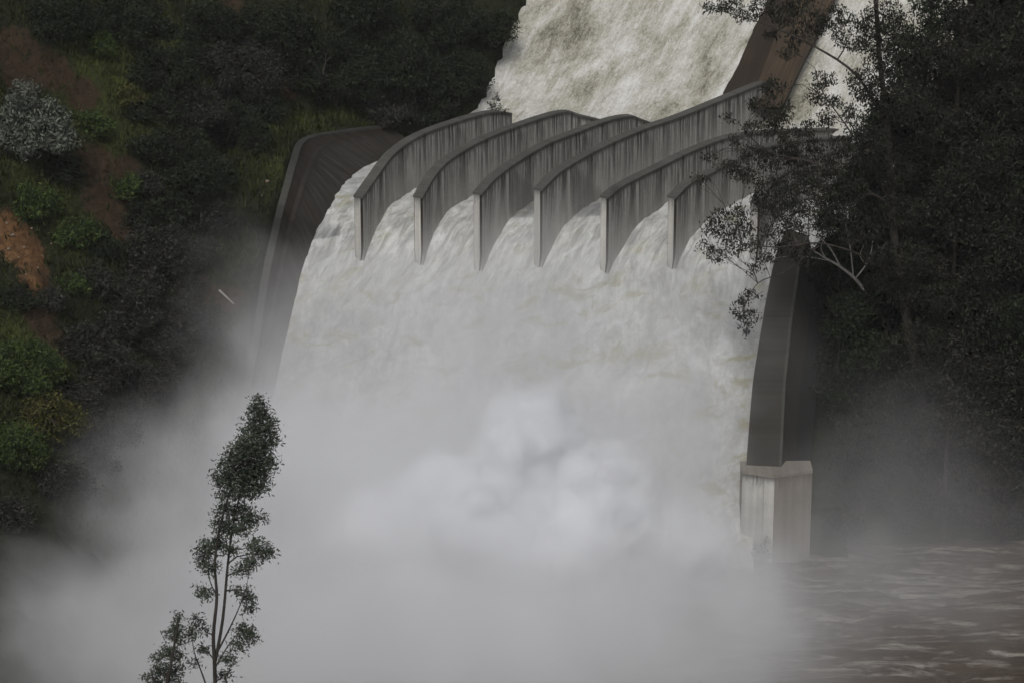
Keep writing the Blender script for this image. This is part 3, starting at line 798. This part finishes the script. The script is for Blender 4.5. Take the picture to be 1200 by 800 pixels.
HB = [(1045, 200, 26, 22), (1050, 250, 26, 22), (1060, 300, 24, 22), (1065, 345, 24, 20), (1075, 395, 24, 20), (1080, 440, 26, 20), (1085, 490, 26, 20), (1030, 300, 18, 14), (1040, 330, 18, 16), (1095, 350, 22, 20), (1035, 20, 24, 20), (1030, 110, 22, 20), (900, 245, 16, 10), (925, 232, 18, 10), (955, 205, 20, 12), (965, 225, 20, 14), (970, 260, 20, 12), (985, 170, 16, 10), (955, 170, 14, 10), (925, 175, 16, 9), (1000, 215, 20, 16), (845, 255, 14, 10), (862, 248, 12, 8), (832, 268, 10, 8), (850, 275, 16, 10), (872, 265, 14, 10), (828, 290, 9, 8), (840, 300, 11, 8), (858, 292, 14, 8), (880, 285, 14, 9), (895, 300, 12, 8), (882, 316, 9, 6),
      (902, 272, 14, 10), (915, 290, 12, 10), (870, 352, 9, 7), (882, 345, 8, 7), (866, 366, 8, 7), (878, 372, 10, 9), (873, 388, 5, 6), (930, 270, 16, 12), (940, 300, 18, 12), (920, 250, 20, 12), (950, 245, 22, 14),
      (895, 235, 14, 9), (835, 10, 14, 7), (855, 5, 16, 9), (875, 18, 16, 9), (895, 8, 18, 11), (918, 20, 18, 11), (940, 8, 20, 14), (905, 40, 10, 6), (935, 45, 14, 9), (955, 30, 16, 14), (925, 62, 12, 8),
      (862, 165, 8, 6), (853, 140, 7, 5), (880, 150, 10, 8), (890, 125, 13, 10), (905, 105, 14, 12), (915, 130, 16, 14), (900, 150, 16, 12), (922, 158, 15, 12), (945, 150, 12, 10), (885, 180, 20, 9), (912, 188, 22, 12), (940, 185, 22, 12),
      (855, 195, 14, 8), (830, 185, 8, 6), (875, 205, 20, 10), (905, 218, 22, 12), (940, 215, 24, 14), (965, 95, 14, 12), (955, 115, 12, 9), (975, 120, 12, 10), (968, 140, 14, 8), (985, 195, 26, 18), (985, 235, 28, 20), (1010, 270, 26, 20),
      (820, 210, 9, 6), (995, 135, 10, 12), (1000, 40, 26, 22), (1010, 100, 18, 22), (1020, 170, 28, 24), (1040, 60, 30, 28), (1055, 120, 30, 28), (975, 20, 20, 14)]
make_tree("gum_tree", base, stems, [pblob(*q, Yr-2, 1.0, .8) for q in HB], EU, M['bark'], "overhanging gum tree whose drooping branches cross the guide walls on the right", "tree", dens=30, size=.34, clus=.28, twig=.04, droop=.8)

# --- dead bleached limb tree
Yr = Yr-6
base2 = hit(1062, 480, terrn); Yr = max(base2[1]-4, 5)
stems = [([base2, rp_(1048, 400), rp_(1028, 362), rp_(1005, 330), rp_(985, 313), rp_(968, 303), rp_(950, 292)], .26, .06),
         ([rp_(985, 313), rp_(972, 290), rp_(958, 278), rp_(942, 272)], .09, .03), ([rp_(1000, 325), rp_(997, 295), rp_(992, 268), rp_(988, 245)], .08, .025),
         ([rp_(1003, 326), rp_(1015, 310), rp_(1021, 295), rp_(1023, 275)], .09, .03), ([rp_(1018, 306), rp_(1030, 296), rp_(1040, 283)], .06, .02),
         ([rp_(1010, 338), rp_(1020, 352), rp_(1022, 366)], .07, .03), ([rp_(968, 303), rp_(962, 290), rp_(968, 276)], .05, .02), ([rp_(975, 306), rp_(935, 300), rp_(905, 303)], .05, .02),
         ([rp_(1015, 310), rp_(1008, 300), rp_(1012, 288)], .05, .02)]
t = empty("dead_tree", tuple(base2)); tag(t, "bare bleached dead tree with forked pale branches in front of the dark right bank", "dead tree")
V = []; Fq = []
for s, a_, b_ in stems: tube(V, Fq, spline(s, 5)-base2, a_, b_, 7)
mesh_obj("trunk", V, Fq, M['pale_bark'], t, smooth=True)

# --- dense trees on the right bank
def big_tree(px, pyb, pyt, rpx, leafm, label, cat="tree", name="gum_tree", dy=0, nb=34, dens=8, size=.42, crown0=.25, taper=.5, droop=.6, Y=None):
    crown0 = .12
    g_ = hit(px, pyb, terrn)
    if Y is not None:
        g_ = atY(px, pyb, Y); g_[2] = terrn(g_[0], g_[1])
    Yc = g_[1]; top = atY(px+rng.normal(0, 6), pyt, Yc); k = np.linalg.norm(top-[CX, CY, CZ])/F
    H = top[2]-g_[2]; r = rpx*k
    bend = rng.normal(0, .03, 2)*H
    main = [g_-[0, 0, 1]]+[g_+np.array([bend[0]*math.sin(s*3), bend[1]*math.sin(s*2.5), H*s]) for s in (.2, .4, .6, .8, .97)]
    stems = [(main, .012*H+.12, .05)]
    blobs = []
    for i in range(nb):
        s = crown0+(1-crown0)*rng.random(); env = r*(1-taper*abs(s-.5)*1.6)*rng.uniform(.45, 1.0)
        if s > .9: env *= .5
        a = rng.uniform(0, 2*np.pi)
        c_ = np.array([math.cos(a)*env, math.sin(a)*env*.8, 0])+g_+[0, 0, H*s]
        rr = r*rng.uniform(.20, .36)
        blobs.append((*c_, rr, rr, rr*.8))
    for i in range(5):
        q = blobs[i*3]; z0_ = g_[2]+(q[2]-g_[2])*.6
        stems.append(([np.array([g_[0], g_[1], z0_]), np.array([(g_[0]+q[0])/2, (g_[1]+q[1])/2, (z0_+q[2])/2+.5]), np.array(q[:3])], .10, .04))
    return make_tree(name, g_, stems, blobs, leafm, M['bark'], label, cat, None, dens=dens, size=size, droop=droop, clus=.45, twig=.05)
RT = [
 (1120, 470, -60, 90, EU, "tall dark gum tree rising out of the top edge right of the overhanging one"),
 (1180, 500, -80, 95, EU, "tall dark gum tree at the right edge of the picture"),
 (1080, 420, -40, 70, D, "dark tree at the top right behind the overhanging gum"),
 (1150, 400, 10, 80, D, "dense dark tree behind the tall gums at the upper right"),
 (1040, 400, 120, 60, D, "dark tree right of the arched guide wall"),
 (1110, 560, 200, 75, EU, "gum tree in the middle of the right bank"),
 (1180, 600, 230, 70, EU, "gum tree at the right edge halfway down"),
 (1040, 560, 330, 60, D, "dark tree right of the chute wall below the dead tree"),
 (1105, 625, 385, 50, SCR, "pointed grey green tree standing over the river in thin mist"),
 (1175, 635, 420, 52, SCR, "grey green tree at the right edge just above the river"),
 (1010, 600, 420, 42, D, "dark tree in mist close to the right of the chute wall"),
 (1220, 620, 150, 80, D, "dark tree partly beyond the right edge"),
 (990, 520, 350, 34, D, "narrow dark tree beside the upper chute wall"),
 (985, 440, 200, 36, D, "dark tree in the shade beside the guide wall arch"),
]
for (x, yb, yt, r_, mt, lab) in RT:
    big_tree(x, yb, yt, r_, mt, lab, nb=80, dens=18 if r_ > 60 else 18)
for (x, y, r_, mt, lab) in [(1150, 590, 34, SCR, "low shrub on the river bank under the pointed tree"), (1195, 595, 30, D, "low dark shrub on the river bank at the right edge"), (1060, 600, 34, SCR, "misty shrub on the river bank left of the pointed tree"),
                           (990, 610, 28, SCR, "misty shrub on the bank right of the white block"), (1100, 520, 44, D, "dark undergrowth shrub behind the pointed tree"), (1000, 470, 40, D, "dark undergrowth shrub right of the chute wall"),
                           (1160, 490, 50, D, "dark undergrowth shrub near the right edge"), (1050, 500, 40, D, "dark undergrowth shrub below the dead tree")]:
    shrub(x, y, r_, mt, lab, asp=.8, dens=24, size=.30)
# small plant in front of the block
b_ = atY(893, 655, 1); b_[2] = RIVER
make_tree("shrub", b_, [([b_-[0, 0, 1], b_+[0, 0, .6], b_+[.2, 0, 1.8]], .06, .02)], [pblob(893, 642, 9, 8, 0, .2), pblob(902, 650, 9, 8, 0, .2), pblob(886, 652, 8, 7, 0, .2), pblob(897, 632, 5, 5, 0, .2)],
          SCR, M['bark'], "small straggly bush in front of the white concrete block", "shrub", dens=14, size=.24, clus=.2)

# ------------------------------------------------------------------ stones and log on the left slope
def rock(px, py, s, label, group):
    p = hit(px, py, terrn)
    import bmesh
    bm = bmesh.new(); bmesh.ops.create_icosphere(bm, subdivisions=2, radius=s)
    se = rng.uniform(0, 50)
    for v in bm.verts: v.co *= 1+.35*noise.noise(v.co*1.4/s+Vector((se, 0, 0)))
    for v in bm.verts: v.co.z *= .65
    me = bpy.data.meshes.new("rock"); bm.to_mesh(me); bm.free(); me.materials.append(M['stone'])
    o = bpy.data.objects.new("rock", me); o.location = p+np.array([0, 0, s*.25]); col.objects.link(o)
    tag(o, label, "rock", group)
for (x, y, s) in [(15, 276, .42), (37, 268, .22), (8, 262, .25), (28, 290, .28), (50, 300, .2), (22, 302, .2), (10, 292, .3), (60, 286, .18), (44, 314, .22), (66, 296, .16), (30, 322, .25), (5, 305, .24)]:
    rock(x, y, s*.6, "broken pale stone lying on the orange earth under the silvery tree", "loose stones on the orange earth at the left")
for (x, y, s, l) in [(313, 213, .22, "upper small white stone in the grass left of the side wall"), (306, 230, .2, "lower small white stone in the grass left of the side wall")]: rock(x, y, s, l, "small white stones in the grass")
p, q = hit(257, 343, terrn)+[0, 0, .25], hit(274, 359, terrn)+[0, 0, .25]
V = []; Fq = []; tube(V, Fq, np.array([p+(q-p)*k_ for k_ in (0, .3, .7, 1)])-p, .13, .08, 8); o = mesh_obj("fallen_log", V, Fq, M['pale_bark'], smooth=True); o.location = p
tag(o, "pale fallen log lying on the left slope above the mist", "log")

# ------------------------------------------------------------------ mist of the plunge pool (voxel cloud grown by fields)
def mist():
    me = bpy.data.meshes.new("spray_mist"); o = bpy.data.objects.new("spray_mist", me); col.objects.link(o)
    tag(o, "thick white spray drifting up from the foot of the spillway", "mist", kind="stuff")
    m = bpy.data.materials.new("spray"); m.use_nodes = True; nt = m.node_tree; nt.nodes.clear()
    out = nt.nodes.new("ShaderNodeOutputMaterial"); pv = nt.nodes.new("ShaderNodeVolumePrincipled")
    pv.inputs["Color"].default_value = (.985, .990, .999, 1); pv.inputs["Density"].default_value = 1.0; pv.inputs["Anisotropy"].default_value = 0
    nt.links.new(pv.outputs[0], out.inputs["Volume"])
    me.materials.append(m)
    gt = bpy.data.node_groups.new("spray_field", 'GeometryNodeTree')
    gt.interface.new_socket("Geometry", in_out='INPUT', socket_type='NodeSocketGeometry')
    gt.interface.new_socket("Geometry", in_out='OUTPUT', socket_type='NodeSocketGeometry')
    go = gt.nodes.new("NodeGroupOutput")
    vc = gt.nodes.new("GeometryNodeVolumeCube")
    mn, mx_ = (-80, -62, -3), (66, 72, 36); vox = .7
    vc.inputs["Min"].default_value = mn; vc.inputs["Max"].default_value = mx_
    for ax, a_, b_ in (("X", 0, 0), ("Y", 1, 0), ("Z", 2, 0)):
        vc.inputs["Resolution "+ax].default_value = int((mx_[a_]-mn[a_])/vox)
    pos = gt.nodes.new("GeometryNodeInputPosition").outputs[0]
    def vm(op, a, b=None):
        n = gt.nodes.new("ShaderNodeVectorMath"); n.operation = op
        for i, x in enumerate((a, b)):
            if x is None: continue
            if isinstance(x, bpy.types.NodeSocket): gt.links.new(x, n.inputs[i])
            elif isinstance(x, tuple): n.inputs[i].default_value = x
            else: n.inputs["Scale"].default_value = x
        return n.outputs["Value"] if op in ('LENGTH', 'DOT_PRODUCT') else n.outputs[0]
    def ma(op, a, b=None, c=None, clamp=False):
        n = gt.nodes.new("ShaderNodeMath"); n.operation = op; n.use_clamp = clamp
        for i, x in enumerate((a, b, c)):
            if x is None: continue
            if isinstance(x, bpy.types.NodeSocket): gt.links.new(x, n.inputs[i])
            else: n.inputs[i].default_value = x
        return n.outputs[0]
    def gn(scale, detail, rough, vec=None, out=0):
        n = gt.nodes.new("ShaderNodeTexNoise"); n.inputs["Scale"].default_value = scale; n.inputs["Detail"].default_value = detail; n.inputs["Roughness"].default_value = rough
        gt.links.new(vec or pos, n.inputs["Vector"]); return n.outputs[out]
    w1 = vm('SCALE', vm('SUBTRACT', gn(.045, 5, .62, None, 1), (.5, .5, .5)), 26.0)
    p2 = vm('ADD', pos, w1)
    total = None
    for (c_, r_, dens, soft) in BLOBS:
        q = vm('LENGTH', vm('DIVIDE', vm('SUBTRACT', p2, c_), r_))
        # smooth falloff from soft to 1
        n = gt.nodes.new("ShaderNodeMapRange"); n.interpolation_type = 'SMOOTHERSTEP'
        gt.links.new(q, n.inputs[0]); n.inputs[1].default_value = 1.0; n.inputs[2].default_value = soft; n.inputs[3].default_value = 0; n.inputs[4].default_value = dens
        total = n.outputs[0] if total is None else ma('ADD', total, n.outputs[0])
    puff = None
    p3 = vm('ADD', pos, vm('SCALE', vm('SUBTRACT', gn(.17, 7, .66, None, 1), (.5, .5, .5)), 13.0))
    for (c_, r_, dn_, soft) in PUFFS:
        q = vm('LENGTH', vm('DIVIDE', vm('SUBTRACT', p3, c_), r_))
        n = gt.nodes.new("ShaderNodeMapRange"); n.interpolation_type = 'SMOOTHSTEP'
        gt.links.new(q, n.inputs[0]); n.inputs[1].default_value = 1.0; n.inputs[2].default_value = soft; n.inputs[3].default_value = 0; n.inputs[4].default_value = dn_
        puff = n.outputs[0] if puff is None else ma('ADD', puff, n.outputs[0])
    fb = gn(.11, 6, .62, p2)
    fp_ = ma('MAXIMUM', ma('MULTIPLY_ADD', gn(.28, 7, .65, p2), 2.4, -.3), .35)
    mod = ma('MULTIPLY_ADD', fb, 2.8, -.45, clamp=False); mod = ma('MAXIMUM', mod, .06)
    dens = ma('ADD', ma('MULTIPLY', total, mod), ma('MULTIPLY', puff, fp_))
    gt.links.new(dens, vc.inputs["Density"])
    sm = gt.nodes.new("GeometryNodeSetMaterial"); sm.inputs["Material"].default_value = m
    gt.links.new(vc.outputs[0], sm.inputs[0]); gt.links.new(sm.outputs[0], go.inputs[0])
    md = o.modifiers.new("field", 'NODES'); md.node_group = gt
BLOBS = [((-6, -2, 0), (38, 28, 23), .24, .1), ((-33, 2, 2), (20, 20, 20), .12, .1), ((-24, 16, 14), (13, 16, 18), .05, .05), ((-25, 11, 12), (10, 13, 12), .13, .1), ((0, 17, 14), (38, 21, 17), .085, .0), ((13, 8, 8), (16, 13, 15), .20, .0),
         ((19, -16, 0), (18, 19, 12), .14, .1), ((38, -2, 4), (26, 24, 20), .020, .0), ((34, -16, 0), (22, 20, 10), .035, .0), ((-14, -30, 0), (56, 24, 14), .16, .3), ((8, 64, 30), (9, 5, 4), .08, .1)]
PUFFS = [((2, -10, 14), (6.5, 5, 7.5), 2.6, .6), ((-5, -11, 10.5), (6, 5, 5), 1.6, .4), ((7.5, -11, 10.5), (6, 5, 5.5), 1.6, .5), ((-12, -11, 8), (6, 5, 4), .7, .1), ((16, -12, 8), (6, 5, 4), .5, .1), ((2, -14, 8), (10, 6, 6), 1.0, .2)]
mist()

hz = mesh_obj("haze", [(x, y, z) for x in (-262, 262) for y in (-302, 322) for z in (-14, 190)], [(0, 1, 3, 2), (4, 6, 7, 5), (0, 4, 5, 1), (2, 3, 7, 6), (0, 2, 6, 4), (1, 5, 7, 3)])
tag(hz, "thin damp air filling the valley", kind="stuff")
hm = bpy.data.materials.new("damp air"); hm.use_nodes = True; hm.node_tree.nodes.clear()
ho = hm.node_tree.nodes.new("ShaderNodeOutputMaterial"); hv = hm.node_tree.nodes.new("ShaderNodeVolumePrincipled")
hv.inputs["Color"].default_value = (.95, .96, .98, 1); hv.inputs["Density"].default_value = .00007; hm.node_tree.links.new(hv.outputs[0], ho.inputs["Volume"])
hz.data.materials.append(hm)
# ------------------------------------------------------------------ light
SUN_EL, SUN_AZ = 46, 190          # azimuth clockwise from +Y; light comes from behind the camera, a little left
wd = bpy.data.worlds.new("World"); sc.world = wd; wd.use_nodes = True
nt = wd.node_tree; bg = nt.nodes["Background"]
sky = nt.nodes.new("ShaderNodeTexSky"); sky.sky_type = 'NISHITA'; sky.sun_disc = False
sky.sun_elevation = R(SUN_EL); sky.sun_rotation = R(SUN_AZ); sky.air_density = 1.0; sky.dust_density = 3.0; sky.ozone_density = 1.0
hs = nt.nodes.new("ShaderNodeHueSaturation"); hs.inputs["Saturation"].default_value = .30
nt.links.new(sky.outputs[0], hs.inputs["Color"]); nt.links.new(hs.outputs[0], bg.inputs[0]); bg.inputs[1].default_value = .10
sd = bpy.data.lights.new("sun", 'SUN'); sd.energy = 1.5; sd.angle = R(14); sd.color = (1, .97, .93)
so = bpy.data.objects.new("sun", sd); col.objects.link(so)
az = R(SUN_AZ); el = R(SUN_EL)
dv = Vector((math.sin(az)*math.cos(el), math.cos(az)*math.cos(el), math.sin(el)))
so.rotation_euler = dv.to_track_quat('Z', 'Y').to_euler()

sc.view_settings.view_transform = 'Standard'; sc.view_settings.look = 'None'; sc.view_settings.exposure = -.24; sc.view_settings.gamma = 1
sc.view_settings.use_curve_mapping = False
cy = sc.cycles
cy.use_adaptive_sampling = True; cy.adaptive_threshold = .03; cy.adaptive_min_samples = 12
cy.use_denoising = True; cy.denoiser = 'OPENIMAGEDENOISE'
cy.max_bounces = 16; cy.diffuse_bounces = 2; cy.glossy_bounces = 2; cy.transmission_bounces = 2; cy.volume_bounces = 14; cy.transparent_max_bounces = 4
cy.volume_step_rate = 2.0; cy.volume_max_steps = 160
